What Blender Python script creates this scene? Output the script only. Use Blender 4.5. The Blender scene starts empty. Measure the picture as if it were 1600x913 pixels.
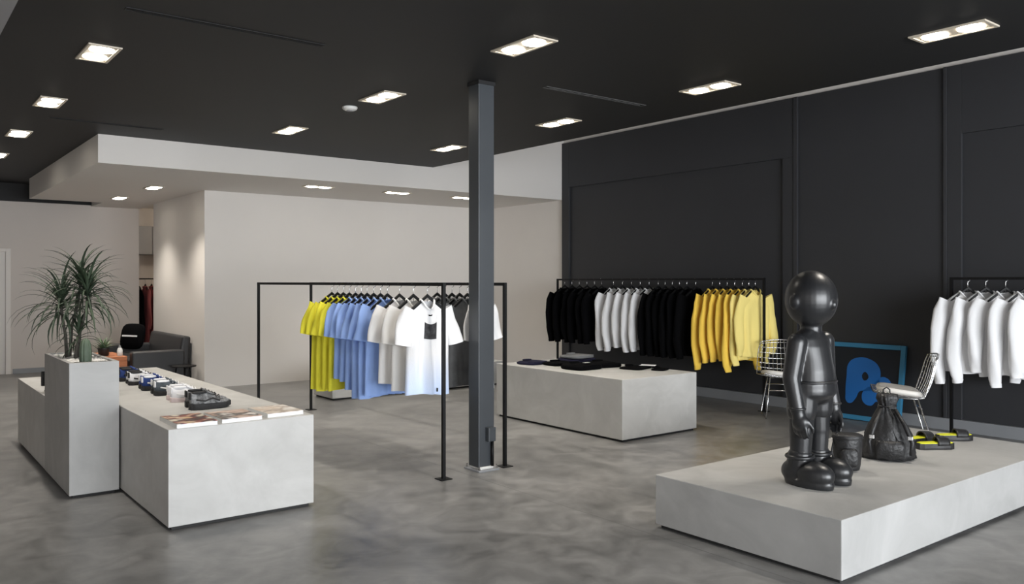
import bpy, math, random
from mathutils import Vector, Matrix
sc = bpy.context.scene
COL = sc.collection
PI = math.pi
rnd = random.Random(7)

# ------------------------------------------------------------------ helpers
class MB:
    def __init__(s): s.v = []; s.f = []
    def add(s, vs, fs):
        o = len(s.v); s.v += [tuple(p) for p in vs]; s.f += [tuple(i+o for i in f) for f in fs]; return s
    def box(s, x0, x1, y0, y1, z0, z1):
        return s.add([(x0,y0,z0),(x1,y0,z0),(x1,y1,z0),(x0,y1,z0),(x0,y0,z1),(x1,y0,z1),(x1,y1,z1),(x0,y1,z1)],
                     [(0,3,2,1),(4,5,6,7),(0,1,5,4),(1,2,6,5),(2,3,7,6),(3,0,4,7)])
    def loft(s, rings, cap=True, closed=True):
        n = len(rings[0]); vs = [p for r in rings for p in r]; fs = []
        for i in range(len(rings)-1):
            for j in range(n if closed else n-1):
                k = (j+1) % n
                fs.append((i*n+j, i*n+k, (i+1)*n+k, (i+1)*n+j))
        if cap and closed:
            fs.append(tuple(reversed(range(n)))); m = (len(rings)-1)*n; fs.append(tuple(range(m, m+n)))
        return s.add(vs, fs)
    def tube(s, pts, r, n=8, cap=True, loop=False):
        pts = [Vector(p) for p in pts]; N = len(pts); rings = []; up = None
        for i, p in enumerate(pts):
            if loop: t = pts[(i+1)%N]-pts[i-1]
            else: t = pts[min(i+1,N-1)]-pts[max(i-1,0)]
            t.normalize()
            if up is None:
                a = Vector((0,0,1)) if abs(t.z) < .9 else Vector((1,0,0)); up = (a - t*a.dot(t)).normalized()
            else:
                up = up - t*up.dot(t)
                up = up.normalized() if up.length > 1e-6 else Vector((1,0,0))
            b = t.cross(up); rr = r[i] if isinstance(r, (list,tuple)) else r
            rings.append([p + up*(rr*math.cos(2*PI*k/n)) + b*(rr*math.sin(2*PI*k/n)) for k in range(n)])
        if loop: rings.append(rings[0]); cap = False
        return s.loft(rings, cap)
    def lathe(s, prof, n=24, c=(0,0,0)):
        return s.loft([[(c[0]+r*math.cos(2*PI*k/n), c[1]+r*math.sin(2*PI*k/n), c[2]+z) for k in range(n)] for r, z in prof])
    def ball(s, c, r, n=16, m=10):
        rx, ry, rz = r if isinstance(r, (tuple,list)) else (r,r,r)
        pr = [(max(math.sin(PI*i/m), 1e-3), -math.cos(PI*i/m)) for i in range(m+1)]
        return s.loft([[(c[0]+rx*q*math.cos(2*PI*k/n), c[1]+ry*q*math.sin(2*PI*k/n), c[2]+rz*z) for k in range(n)] for q, z in pr])
    def capsule(s, a, b, ra, rb, n=14):
        a = Vector(a); b = Vector(b); d = (b-a).normalized(); pts = []; rs = []
        for i in range(5):
            t = PI/2*i/4; pts.append(a - d*ra*math.cos(t)); rs.append(max(ra*math.sin(t), 1e-3))
        for i in range(5):
            t = PI/2*i/4; pts.append(b + d*rb*math.sin(t)); rs.append(max(rb*math.cos(t), 1e-3))
        return s.tube(pts, rs, n)
    def sheet(s, fn, nu, nv):
        vs = [fn(i/nu, j/nv) for j in range(nv+1) for i in range(nu+1)]; w = nu+1
        return s.add(vs, [(j*w+i, j*w+i+1, (j+1)*w+i+1, (j+1)*w+i) for j in range(nv) for i in range(nu)])

def build(name, mb, mat, parent=None, loc=None, rz=0., smooth=False, bevel=0., segs=2, rot=None):
    me = bpy.data.meshes.new(name); me.from_pydata(mb.v, [], mb.f); me.validate(); me.update()
    me.materials.append(mat)
    if smooth: me.polygons.foreach_set('use_smooth', [True]*len(me.polygons))
    o = bpy.data.objects.new(name, me); COL.objects.link(o)
    if parent: o.parent = parent
    if loc: o.location = loc
    if rot: o.rotation_euler = rot
    elif rz: o.rotation_euler = (0,0,rz)
    if bevel:
        m = o.modifiers.new('bevel', 'BEVEL'); m.width = bevel; m.segments = segs; m.limit_method = 'ANGLE'
        m.harden_normals = False
    return o
def fixn(o):
    import bmesh
    b = bmesh.new(); b.from_mesh(o.data); bmesh.ops.remove_doubles(b, verts=b.verts, dist=1e-5); bmesh.ops.recalc_face_normals(b, faces=b.faces); b.to_mesh(o.data); b.free(); return o
def tag(o, label, cat, group=None, kind=None):
    o['label'] = label; o['category'] = cat
    if group: o['group'] = group
    if kind: o['kind'] = kind
    return o
def struct(name, mb, mat, **k):
    o = build(name, mb, mat, **k); o['kind'] = 'structure'; return o
def empty(name, loc, rz=0.):
    o = bpy.data.objects.new(name, None); COL.objects.link(o); o.location = loc; o.rotation_euler = (0,0,rz); o.empty_display_size = .1; return o
def copy_tree(o, loc=None, rz=None, parent=None):
    c = o.copy(); COL.objects.link(c)
    if parent: c.parent = parent
    for ch in [x for x in bpy.data.objects if x.parent == o]: copy_tree(ch, parent=c)
    if loc: c.location = loc
    if rz is not None: c.rotation_euler[2] = rz
    return c
def solid(o, t, off=0):
    m = o.modifiers.new('solid', 'SOLIDIFY'); m.thickness = t; m.offset = off; return o

# ------------------------------------------------------------------ materials
def mat(name, col, rough=.6, metal=0., var=0., scale=4., bump=0., bscale=60., spec=.5, col2=None, detail=6., coat=0., stretch=None):
    m = bpy.data.materials.new(name); m.use_nodes = True; nt = m.node_tree; N = nt.nodes; L = nt.links
    b = N['Principled BSDF']; b.inputs['Base Color'].default_value = (*col,1); b.inputs['Roughness'].default_value = rough
    b.inputs['Metallic'].default_value = metal; b.inputs['Specular IOR Level'].default_value = spec
    b.inputs['Coat Weight'].default_value = coat
    tc = N.new('ShaderNodeTexCoord'); vec = tc.outputs['Object']
    if stretch:
        mp = N.new('ShaderNodeMapping'); mp.inputs['Scale'].default_value = stretch; L.new(vec, mp.inputs['Vector']); vec = mp.outputs['Vector']
    if var or col2:
        n = N.new('ShaderNodeTexNoise'); n.inputs['Scale'].default_value = scale; n.inputs['Detail'].default_value = detail; n.inputs['Roughness'].default_value = .6
        r = N.new('ShaderNodeValToRGB'); L.new(vec, n.inputs['Vector']); L.new(n.outputs['Fac'], r.inputs['Fac'])
        r.color_ramp.elements[0].position = .3; r.color_ramp.elements[1].position = .7
        c2 = col2 or tuple(min(1, c*(1+var)) for c in col); c1 = col if col2 else tuple(c*(1-var) for c in col)
        r.color_ramp.elements[0].color = (*c1,1); r.color_ramp.elements[1].color = (*c2,1)
        L.new(r.outputs['Color'], b.inputs['Base Color'])
    if bump:
        n2 = N.new('ShaderNodeTexNoise'); n2.inputs['Scale'].default_value = bscale; n2.inputs['Detail'].default_value = 3
        bp = N.new('ShaderNodeBump'); bp.inputs['Strength'].default_value = bump; bp.inputs['Distance'].default_value = .01
        L.new(vec, n2.inputs['Vector']); L.new(n2.outputs['Fac'], bp.inputs['Height']); L.new(bp.outputs['Normal'], b.inputs['Normal'])
    return m
def emis(name, col, st):
    m = bpy.data.materials.new(name); m.use_nodes = True; N = m.node_tree.nodes; N.clear()
    e = N.new('ShaderNodeEmission'); e.inputs['Color'].default_value = (*col,1); e.inputs['Strength'].default_value = st
    o = N.new('ShaderNodeOutputMaterial'); m.node_tree.links.new(e.outputs[0], o.inputs[0]); return m

def concrete_mat(name, base, lo, hi, rough, scale):
    """trowelled cement: broad clouds, sweeping pale trowel marks, fine grain"""
    m = mat(name, base, rough); nt = m.node_tree; N = nt.nodes; L = nt.links; b = N['Principled BSDF']
    tc = N.new('ShaderNodeTexCoord')
    n1 = N.new('ShaderNodeTexNoise'); n1.inputs['Scale'].default_value = scale; n1.inputs['Detail'].default_value = 9; n1.inputs['Roughness'].default_value = .62; n1.inputs['Distortion'].default_value = 1.2
    n2 = N.new('ShaderNodeTexNoise'); n2.inputs['Scale'].default_value = scale*1.1; n2.inputs['Detail'].default_value = 5; n2.inputs['Distortion'].default_value = 2.2
    L.new(tc.outputs['Object'], n1.inputs['Vector']); L.new(tc.outputs['Object'], n2.inputs['Vector'])
    r1 = N.new('ShaderNodeValToRGB'); r1.color_ramp.elements[0].position = .3; r1.color_ramp.elements[1].position = .72
    r1.color_ramp.elements[0].color = (*lo,1); r1.color_ramp.elements[1].color = (*hi,1)
    r2 = N.new('ShaderNodeValToRGB'); r2.color_ramp.elements[0].position = .52; r2.color_ramp.elements[1].position = .70
    r2.color_ramp.elements[0].color = (0,0,0,1); r2.color_ramp.elements[1].color = (.22,.22,.22,1)
    mx = N.new('ShaderNodeMix'); mx.data_type = 'RGBA'; mx.inputs['B'].default_value = (*[min(1,c*1.18) for c in hi],1)
    L.new(n1.outputs['Fac'], r1.inputs['Fac']); L.new(n2.outputs['Fac'], r2.inputs['Fac'])
    L.new(r2.outputs['Color'], mx.inputs['Factor']); L.new(r1.outputs['Color'], mx.inputs['A']); L.new(mx.outputs['Result'], b.inputs['Base Color'])
    bp = N.new('ShaderNodeBump'); bp.inputs['Strength'].default_value = .12; bp.inputs['Distance'].default_value = .01
    L.new(n2.outputs['Fac'], bp.inputs['Height']); L.new(bp.outputs['Normal'], b.inputs['Normal'])
    return m

M = {}
M['white'] = mat('white_wall_paint', (.76,.725,.69), .7, var=.015, scale=1.2)
M['white_ceiling'] = mat('white_ceiling_paint', (.72,.69,.66), .75, var=.01, scale=1.)
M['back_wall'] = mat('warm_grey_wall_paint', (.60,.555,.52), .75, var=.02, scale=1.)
M['black_ceiling'] = mat('black_ceiling_paint', (.018,.018,.019), .6, var=.06, scale=.7, spec=.3)
M['charcoal'] = mat('charcoal_wall_paint', (.035,.036,.040), .55, var=.05, scale=.9, spec=.35)
M['trim_grey'] = mat('grey_trim_paint', (.30,.30,.31), .5)
M['base_grey'] = mat('baseboard_grey', (.25,.26,.275), .45)
M['cement'] = concrete_mat('trowelled_cement', (.5,.5,.48), (.44,.435,.42), (.54,.535,.52), .5, 2.2)
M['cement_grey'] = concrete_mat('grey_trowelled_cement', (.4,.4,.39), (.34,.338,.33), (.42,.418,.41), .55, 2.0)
M['kick'] = mat('dark_plinth_base', (.02,.02,.02), .8)
M['black_metal'] = mat('black_powder_coat', (.004,.004,.0045), .5, spec=.3, bump=.05, bscale=300)
M['steel_grey'] = mat('blue_grey_steel_paint', (.050,.056,.064), .42, var=.05, scale=3)
M['frame_white'] = mat('lamp_trim_metal', (.62,.55,.45), .4)
M['bulb'] = emis('lamp_glow', (1.,.93,.80), 22.)
M['slot'] = mat('slot_black', (.004,.004,.004), .9)
M['slot_rim'] = mat('slot_rim', (.09,.09,.09), .5)
M['plastic_white'] = mat('white_plastic', (.7,.7,.68), .45)
M['chrome'] = mat('chrome_wire', (.62,.62,.62), .22, metal=1.)
M['pad'] = mat('pale_seat_vinyl', (.80,.77,.72), .5, bump=.1, bscale=40)
M['leather'] = mat('black_leather', (.022,.022,.024), .42, bump=.25, bscale=120)
M['fabric_black'] = mat('black_cotton', (.0035,.0035,.004), .98, bump=.3, bscale=160, spec=.05)
M['fabric_white'] = mat('white_cotton', (.87,.87,.88), .9, bump=.25, bscale=160, spec=.2)
M['fabric_cream'] = mat('off_white_cotton', (.82,.81,.79), .9, bump=.25, bscale=160, spec=.2)
M['fabric_lime'] = mat('chartreuse_cotton', (.78,.73,.06), .9, bump=.25, bscale=160, spec=.2, var=.06, scale=5)
M['fabric_blue'] = mat('sky_blue_cotton', (.29,.43,.80), .9, bump=.25, bscale=160, spec=.2, var=.06, scale=5)
M['fabric_grey'] = mat('washed_grey_cotton', (.13,.135,.142), .9, bump=.25, bscale=160, var=.3, scale=4, spec=.2)
M['fabric_yellow'] = mat('yellow_cotton', (.95,.64,.10), .9, bump=.25, bscale=160, spec=.2, var=.05, scale=5)
M['fabric_pale_yellow'] = mat('pale_yellow_cotton', (.95,.78,.26), .9, bump=.25, bscale=160, spec=.2)
M['fabric_red'] = mat('dusty_red_cotton', (.34,.10,.11), .9, bump=.25, bscale=160, spec=.2)
M['fabric_navy'] = mat('navy_cotton', (.012,.012,.03), .9, bump=.3, bscale=160, spec=.2)
M['ink'] = mat('dark_print_ink', (.03,.03,.033), .8, var=.9, scale=35)
M['ink_black'] = mat('black_print', (.01,.01,.01), .8)
M['nylon'] = mat('black_nylon', (.012,.012,.013), .5, bump=.5, bscale=45)
M['statue'] = mat('matte_black_vinyl', (.013,.0135,.015), .36, spec=.6)
M['rubber'] = mat('black_rubber', (.011,.011,.012), .5, bump=.1, bscale=80)
M['lime'] = mat('neon_yellow_footbed', (.68,.70,.02), .6)
M['leaf'] = mat('dracaena_leaf', (.014,.026,.015), .6, col2=(.050,.075,.042), scale=9)
M['leaf_pale'] = mat('succulent_leaf', (.12,.18,.10), .5, var=.2)
M['cactus'] = mat('cactus_green', (.075,.105,.070), .6, var=.2, scale=20)
M['bark'] = mat('cane_bark', (.06,.055,.045), .85, var=.3, scale=40, bump=.5)
M['gravel'] = mat('white_gravel', (.78,.77,.75), .85, var=.15, scale=90, bump=1., bscale=90)
M['soil'] = mat('dark_soil', (.02,.016,.012), .95, bump=1., bscale=60)
M['wood'] = mat('orange_wood', (.42,.14,.05), .5, var=.25, scale=3, stretch=(1,12,12))
M['frame_blue'] = mat('blue_frame_paint', (.035,.20,.36), .45)
M['art_dark'] = mat('dark_canvas', (.004,.008,.016), .6)
M['art_blue'] = mat('bright_blue_paint', (.010,.14,.46), .5)
M['paper'] = mat('page_edges', (.78,.78,.80), .8, var=.05, scale=3, stretch=(1,1,200))
M['glass_dark'] = mat('dark_screen', (.01,.01,.012), .15)

# floor: polished slab, clouded, with two saw-cut joints
def floor_mat():
    m = mat('polished_concrete_floor', (.2,.2,.2), .38); nt = m.node_tree; N = nt.nodes; L = nt.links; b = N['Principled BSDF']
    tc = N.new('ShaderNodeTexCoord'); P = tc.outputs['Object']
    n1 = N.new('ShaderNodeTexNoise'); n1.inputs['Scale'].default_value = .9; n1.inputs['Detail'].default_value = 10; n1.inputs['Roughness'].default_value = .65; n1.inputs['Distortion'].default_value = .8
    n2 = N.new('ShaderNodeTexNoise'); n2.inputs['Scale'].default_value = 3.6; n2.inputs['Detail'].default_value = 8; n2.inputs['Distortion'].default_value = 1.5
    L.new(P, n1.inputs['Vector']); L.new(P, n2.inputs['Vector'])
    ad = N.new('ShaderNodeMath'); ad.operation = 'MULTIPLY_ADD'; ad.inputs[1].default_value = .45; L.new(n2.outputs['Fac'], ad.inputs[0])
    sc_ = N.new('ShaderNodeMath'); sc_.operation = 'MULTIPLY'; sc_.inputs[1].default_value = .55; L.new(n1.outputs['Fac'], sc_.inputs[0]); L.new(sc_.outputs[0], ad.inputs[2])
    r = N.new('ShaderNodeValToRGB'); r.color_ramp.elements[0].position = .36; r.color_ramp.elements[1].position = .64
    r.color_ramp.elements[0].color = (.098,.097,.095,1); r.color_ramp.elements[1].color = (.262,.259,.254,1)
    L.new(ad.outputs[0], r.inputs['Fac'])
    sx = N.new('ShaderNodeSeparateXYZ'); L.new(P, sx.inputs[0])
    def joint(out, pos):
        a = N.new('ShaderNodeMath'); a.operation = 'SUBTRACT'; a.inputs[1].default_value = pos; L.new(out, a.inputs[0])
        c = N.new('ShaderNodeMath'); c.operation = 'ABSOLUTE'; L.new(a.outputs[0], c.inputs[0])
        d = N.new('ShaderNodeMath'); d.operation = 'LESS_THAN'; d.inputs[1].default_value = .004; L.new(c.outputs[0], d.inputs[0]); return d.outputs[0]
    mx0 = joint(sx.outputs['X'], 3.65)
    mm = N.new('ShaderNodeMath'); mm.operation = 'MULTIPLY'; L.new(mx0, mm.inputs[0]); mm.inputs[1].default_value = .6
    mix = N.new('ShaderNodeMix'); mix.data_type = 'RGBA'; mix.inputs['B'].default_value = (.07,.07,.07,1)
    L.new(mm.outputs[0], mix.inputs['Factor']); L.new(r.outputs['Color'], mix.inputs['A']); L.new(mix.outputs['Result'], b.inputs['Base Color'])
    rr = N.new('ShaderNodeMapRange'); rr.inputs['To Min'].default_value = .24; rr.inputs['To Max'].default_value = .46
    L.new(n2.outputs['Fac'], rr.inputs['Value']); L.new(rr.outputs[0], b.inputs['Roughness'])
    return m
M['floor'] = floor_mat()

def blue_hem_mat():  # white cotton whose colour turns pale blue towards the hem
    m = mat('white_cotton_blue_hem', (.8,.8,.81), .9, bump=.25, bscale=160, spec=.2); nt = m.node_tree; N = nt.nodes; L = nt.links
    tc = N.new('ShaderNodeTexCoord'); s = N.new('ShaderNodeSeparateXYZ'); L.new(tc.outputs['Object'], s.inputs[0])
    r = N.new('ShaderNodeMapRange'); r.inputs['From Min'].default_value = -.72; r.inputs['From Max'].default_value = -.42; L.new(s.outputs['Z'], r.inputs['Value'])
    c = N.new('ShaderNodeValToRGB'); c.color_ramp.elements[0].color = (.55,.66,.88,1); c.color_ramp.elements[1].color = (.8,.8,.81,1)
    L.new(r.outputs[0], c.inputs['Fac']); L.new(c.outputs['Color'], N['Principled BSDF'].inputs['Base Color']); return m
M['fabric_blue_hem'] = blue_hem_mat()

# ------------------------------------------------------------------ the setting
ZC = 3.09; XE = 6.17; YF = 9.72; ZS = 2.78; ZU = 4.35; XW = 8.6
struct('floor', MB().box(-1.7,11,-5.2,18,-.12,0), M['floor'])
struct('ceiling', MB().box(.64,XE,-5.2,YF,ZC,ZC+.16), M['black_ceiling'])
struct('ceiling', MB().box(.64,1.92,YF,15.6,ZC,ZC+.16), M['black_ceiling'])
struct('ceiling', MB().box(1.92,3.9,14.62,15.6,ZC,ZC+.16), M['black_ceiling'])
struct('trim_1', MB().box(.30,.64,-5.2,15.6,ZC-.03,ZC+.2), M['trim_grey'])
struct('ceiling', MB().box(-1.7,.30,-5.2,15.6,ZC+.02,ZC+.2), M['white_ceiling'])
struct('ceiling', MB().box(XE-.3,XW+.3,-5.2,YF+.1,ZU,ZU+.12), M['white_ceiling'])
struct('trim_2', MB().box(XE-.02,XE,-5.2,YF,ZC+.16,ZU), M['white_ceiling'])
# white dropped ceiling with its fascia over the fitting rooms
soff = MB().box(1.92,XW,YF,14.62,ZS,ZC+.02); soff.box(XE-.02,XW,YF,YF+.2,ZC+.02,ZU)
soff.box(2.95,3.72,14.62,15.5,ZS,ZC)
struct('ceiling', soff, M['white_ceiling'])
struct('wall_back', MB().box(3.68,XW+.1,11.75,11.9,0,ZS), M['white'])
struct('wall_partition', MB().box(3.68,3.8,11.9,14.4,0,ZS), M['white'])
struct('wall_partition_rear', MB().box(3.8,6.5,14.28,14.4,0,ZS), M['white'])
struct('wall_right', MB().box(XW,XW+.15,YF,11.75,0,ZS), M['white'])
far = MB().box(1.75,3.72,15.5,15.62,0,ZC); far.box(.80,1.75,15.5,15.62,2.02,ZC); far.box(-1.7,.80,15.5,15.62,0,ZC)
far.box(.7,1.9,15.7,15.75,0,2.3)
struct('wall_far', far, M['back_wall'])
struct('trim_3', MB().box(-1.7,2.95,15.44,15.5,2.80,ZC), M['black_ceiling'])
struct('wall_left', MB().box(-1.82,-1.7,-5.2,15.6,0,ZC+.2), M['back_wall'])
# back room seen through the passage
struct('wall_stockroom', MB().box(3.6,6.5,17.3,17.42,0,ZC), M['back_wall'])
struct('wall_stockroom_side', MB().box(3.6,3.72,15.62,17.3,0,ZC), M['back_wall'])
struct('wall_stockroom_end', MB().box(6.5,6.6,14.28,17.4,0,ZC), M['back_wall'])
struct('ceiling', MB().box(3.6,6.6,14.62,17.4,2.95,3.05), M['white_ceiling'])
# dark wall: stud-framed panels, top at 3.66, white strip of wall above
wr = MB()
wr.box(XW,XW+.15,-5.2,YF,0,ZU)
struct('wall_right', wr, M['white'])
dk = MB()
X0 = XW-.012
dk.box(X0,XW,-5.2,YF-.002,.12,3.665)
def frame(y0, y1, zt, w=.05):
    t = X0-.03
    return t
# raised boards around two recessed panels and a flat middle bay
dk.box(X0-.035,X0,9.55,YF-.002,.12,3.665); dk.box(X0-.035,X0,5.57,9.55,2.965,3.665); dk.box(X0-.035,X0,5.60,5.75,.12,2.965)
dk.box(X0-.020,X0,3.885,5.545,.12,3.665)
dk.box(X0-.035,X0,3.71,3.85,.12,3.665); dk.box(X0-.035,X0,-5.2,3.71,2.975,3.665)
dk.box(X0-.045,X0,5.545,5.60,.12,3.665); dk.box(X0-.045,X0,3.85,3.885,.12,3.665)
struct('wall_right_panelling', dk, M['charcoal'], bevel=.004)
struct('baseboard_right', MB().box(X0-.05,XW,-5.2,YF-.002,0,.12), M['base_grey'], bevel=.004)
struct('baseboard_far', MB().box(1.80,3.72,15.485,15.5,0,.08), M['base_grey'])
# storefront behind the camera: sill, mullions, head; daylight comes through it
wf = MB().box(-1.82,XW+.15,-5.35,-5.2,0,.12); wf.box(-1.82,XW+.15,-5.35,-5.2,3.0,ZU+.12); wf.box(-1.82,-.7,-5.35,-5.2,.12,3.0); wf.box(6.3,XW+.15,-5.35,-5.2,.12,3.0)
struct('wall_front', wf, M['charcoal'])
for i in range(4):
    x = -.70+i*2.31
    struct('window_%d' % (i+1), MB().box(x,x+.06,-5.33,-5.22,.12,3.0), M['black_metal'])
# door in the far wall
door = struct('door_1', MB().box(.85,1.70,15.515,15.56,.0,1.98), M['white'], bevel=.003)
fr = MB().box(.78,.85,15.47,15.58,0,2.03); fr.box(1.70,1.77,15.47,15.58,0,2.03); fr.box(.85,1.70,15.47,15.58,1.98,2.03)
build('door_frame', fr, M['white'], door, bevel=.003)
build('door_handle', MB().tube([(.93,15.52,1.0),(.93,15.47,1.0),(1.04,15.465,1.0)], .009), M['chrome'], door)

# ------------------------------------------------------------------ column
col = empty('steel_column', (3.845,5.34,0))
tag(col, 'blue-grey square steel column standing free on the floor before the rails', 'column')
shaft = MB().box(-.076,.076,-.07,.07,.03,ZC)
build('shaft', shaft, M['steel_grey'], col, bevel=.006)
build('cap_plate', MB().box(-.082,.082,-.078,.078,ZC-.03,ZC-.001), M['black_ceiling'], col)
build('base_plate', MB().box(-.10,.10,-.11,.10,0,.014), M['base_grey'], col, bevel=.003)
build('grout_pad', MB().box(-.068,.06,-.082,.06,.014,.034), M['plastic_white'], col, bevel=.004)
for sx in (-.085,.085):
    for sy in (-.09,.08):
        build('anchor_bolt', MB().lathe([(.011,0),(.011,.012),(.006,.013),(.006,.03),(.003,.032)],6,(sx,sy,.014)), M['chrome'], col)
jb = build('junction_box', MB().box(-.012,.058,-.118,-.07,.235,.345), M['steel_grey'], col, bevel=.004)
build('conduit', MB().tube([(.045,-.088,.235),(.045,-.088,.035)],.012), M['black_metal'], jb, smooth=True)
build('face_plate', MB().box(-.006,.052,-.122,-.118,.245,.335), M['steel_grey'], jb, bevel=.002)

# ------------------------------------------------------------------ ceiling fittings
def downlight(name, loc, rz, label, group, w=.105, l=.235, energy=60., spot=True):
    t = empty(name, loc, rz); tag(t, label, 'ceiling light', group)
    f = MB()
    for q in ((-w,-w+.022,-l,l),(w-.022,w,-l,l),(-w+.022,w-.022,-l,-l+.022),(-w+.022,w-.022,l-.022,l)): f.box(*q,-.012,-.001)
    build('trim_frame', f, M['frame_white'], t, bevel=.002)
    build('reflector', MB().box(-w+.022,w-.022,-l+.022,l-.022,-.006,-.002), M['frame_white'], t)
    for s in (-1,1):
        lp = build('lamp', MB().lathe([(.078,-.006),(.078,-.012),(.06,-.018),(.03,-.021),(.002,-.022)],20,(0,s*l*.47,0)), M['bulb'], t, smooth=True)
    if spot:
        for s in (-1,1):
            ld = bpy.data.lights.new(name+'_beam','SPOT'); ld.energy = energy; ld.spot_size = math.radians(105); ld.spot_blend = .8; ld.color = (1.,.93,.83); ld.shadow_soft_size = .05
            lo = bpy.data.objects.new(name+'_beam', ld); COL.objects.link(lo); lo.location = (0,s*l*.47,-.03); lo.parent = t
    return t
ordn = ['first','second','third','fourth','fifth','sixth']
EN = 78.
cols_ = [(1.24,[6.27,8.25,10.2,12.1],'in the row above the planter'),(3.46,[4.32,6.27,8.24],'in the row passing left of the column'),(5.41,[2.40,4.32,6.20,8.19],'in the row nearest the charcoal wall')]
for x, ys, ph in cols_:
    for k, y in enumerate(ys):
        downlight('recessed_downlight', (x,y,ZC), 0, 'black ceiling downlight, %s from the front %s' % (ordn[k], ph), 'downlights in the black ceiling', energy=EN)
for k, x in enumerate((4.74,5.95,7.10)):
    downlight('soffit_downlight', (x,10.33,ZS), PI/2, 'twin downlight in the white dropped ceiling, %s from the left along its back wall' % ordn[k], 'downlights in the white dropped ceiling', .09, .2, energy=40.)
for k, (x,y) in enumerate(((3.02,11.8),(2.98,13.58))):
    downlight('soffit_downlight', (x,y,ZS), 0, ['downlight in the white dropped ceiling over the sofa, nearer one','downlight in the white dropped ceiling over the sofa, farther one'][k], 'downlights in the white dropped ceiling', .09, .2, energy=75.)
def slot(x0, x1, y, label, n=1):
    t = empty('ceiling_vent', ((x0+x1)/2,y,ZC)); tag(t, label, 'air vent', 'slot diffusers in the black ceiling'); h = (x1-x0)/2
    f = MB().box(-h,h,-.030,-.022,-.005,-.001); f.box(-h,h,.022,.030,-.005,-.001); f.box(-h,-h+.008,-.022,.022,-.005,-.001); f.box(h-.008,h,-.022,.022,-.005,-.001)
    build('flange', f, M['slot_rim'] if n > 1 else M['black_ceiling'], t)
    build('slot_opening', MB().box(-h+.008,h-.008,-.022,.022,-.003,-.0008), M['slot'], t)
    b = MB(); rs = []
    for i in range(24):
        w_ = (.0045 if i % 2 else .0006)
        for e_ in (0,.9): xx = -h+.05+(i+e_)*(2*h-.1)/24; rs.append([(xx,-w_,-.006),(xx,w_,-.006),(xx,w_,-.003),(xx,-w_,-.003)])
    b.loft(rs)
    build('grille', b, M['slot_rim'] if n > 1 else M['slot'], t)
slot(1.16,2.40,5.15,'long black slot diffuser in the ceiling above the cement counter')
slot(4.33,5.50,5.13,'black slot diffuser in the ceiling right of the steel column',2)
slot(1.35,2.40,9.03,'black slot diffuser in the ceiling just before the white fascia')
sd = build('smoke_detector', MB().lathe([(.068,-.001),(.07,-.012),(.062,-.026),(.045,-.034),(.002,-.035)],24), M['plastic_white'], loc=(3.43,6.81,ZC), smooth=True)
tag(sd, 'round white smoke detector on the black ceiling', 'smoke detector')
build('sensor_vent', MB().lathe([(.03,-.0345),(.03,-.04),(.002,-.041)],16), M['trim_grey'], sd)

# ------------------------------------------------------------------ cement plinths
def plinth(name, x0, x1, y0, y1, h, label, cat='plinth', m='cement'):
    cx, cy = (x0+x1)/2, (y0+y1)/2
    o = build(name, MB().box(x0-cx,x1-cx,y0-cy,y1-cy,.022,h), M[m], loc=(cx,cy,0), bevel=.004)
    tag(o, label, cat)
    build('recessed_base', MB().box(x0-cx+.025,x1-cx-.025,y0-cy+.025,y1-cy-.025,0,.0215), M['kick'], o)
    return o
plinth('display_counter', 1.40,2.33,5.15,9.0,.61, 'long low cement counter carrying the row of sneakers and books', 'counter')
plinth('low_plinth', 1.07,1.396,7.35,8.85,.60, 'low cement block behind the tall planter block')
plinth('display_plinth', 5.50,6.56,5.40,7.35,.585, 'grey cement block with folded clothes right of the column')
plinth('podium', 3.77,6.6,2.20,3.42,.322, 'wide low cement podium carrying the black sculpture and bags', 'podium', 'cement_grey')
plinth('rear_plinth', 4.57,7.3,9.55,10.1,.34, 'low cement block on the floor far behind the T-shirts')
# planter block with a recess
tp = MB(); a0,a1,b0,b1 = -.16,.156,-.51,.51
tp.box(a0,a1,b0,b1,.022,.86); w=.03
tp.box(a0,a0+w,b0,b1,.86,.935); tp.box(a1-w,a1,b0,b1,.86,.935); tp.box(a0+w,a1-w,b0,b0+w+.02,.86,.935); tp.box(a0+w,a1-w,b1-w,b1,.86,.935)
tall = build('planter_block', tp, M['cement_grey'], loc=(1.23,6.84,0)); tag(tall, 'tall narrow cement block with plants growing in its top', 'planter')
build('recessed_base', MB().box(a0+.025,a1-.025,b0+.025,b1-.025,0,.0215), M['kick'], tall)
build('soil_bed', MB().box(a0+w,a1-w,b0+w+.02,b0+.22,.86,.905), M['soil'], tall)
gr = build('gravel_bed', MB().sheet(lambda u,v:(a0+w+(a1-a0-2*w)*u, b0+.20+(b1-b0-.20-w)*v, .925+.006*math.sin(31*u+9*v)*math.sin(47*v)),24,40), M['gravel'], tall, smooth=True); gr['kind']='stuff'; gr['label']='white gravel'

# ------------------------------------------------------------------ plants
def blade(mb, base, az, el, L, wd, droop):
    n = 7; d = Vector((math.cos(az),math.sin(az),0)); side = Vector((-math.sin(az),math.cos(az),0)); p = Vector(base); e = el; vs = []; st = L/n
    for i in range(n+1):
        t = i/n; wv = wd*(1-t)**.7*(.55+.9*min(t*4,1)) + .0006
        up = Vector((-math.sin(e)*d.x,-math.sin(e)*d.y,math.cos(e)))
        vs += [p+side*wv+up*wv*.35, p, p-side*wv+up*wv*.35]
        p = p + (d*math.cos(e)+Vector((0,0,math.sin(e))))*st; e -= droop/n*(1+t)
    mb.add(vs, [f for i in range(n) for f in ((3*i,3*i+1,3*i+4,3*i+3),(3*i+1,3*i+2,3*i+5,3*i+4))])
dr = empty('dracaena', (1.20,6.93,.925)); tag(dr, 'spiky dracaena with thin canes and long narrow leaves in the planter block', 'plant')
R2 = random.Random(5)
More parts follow.
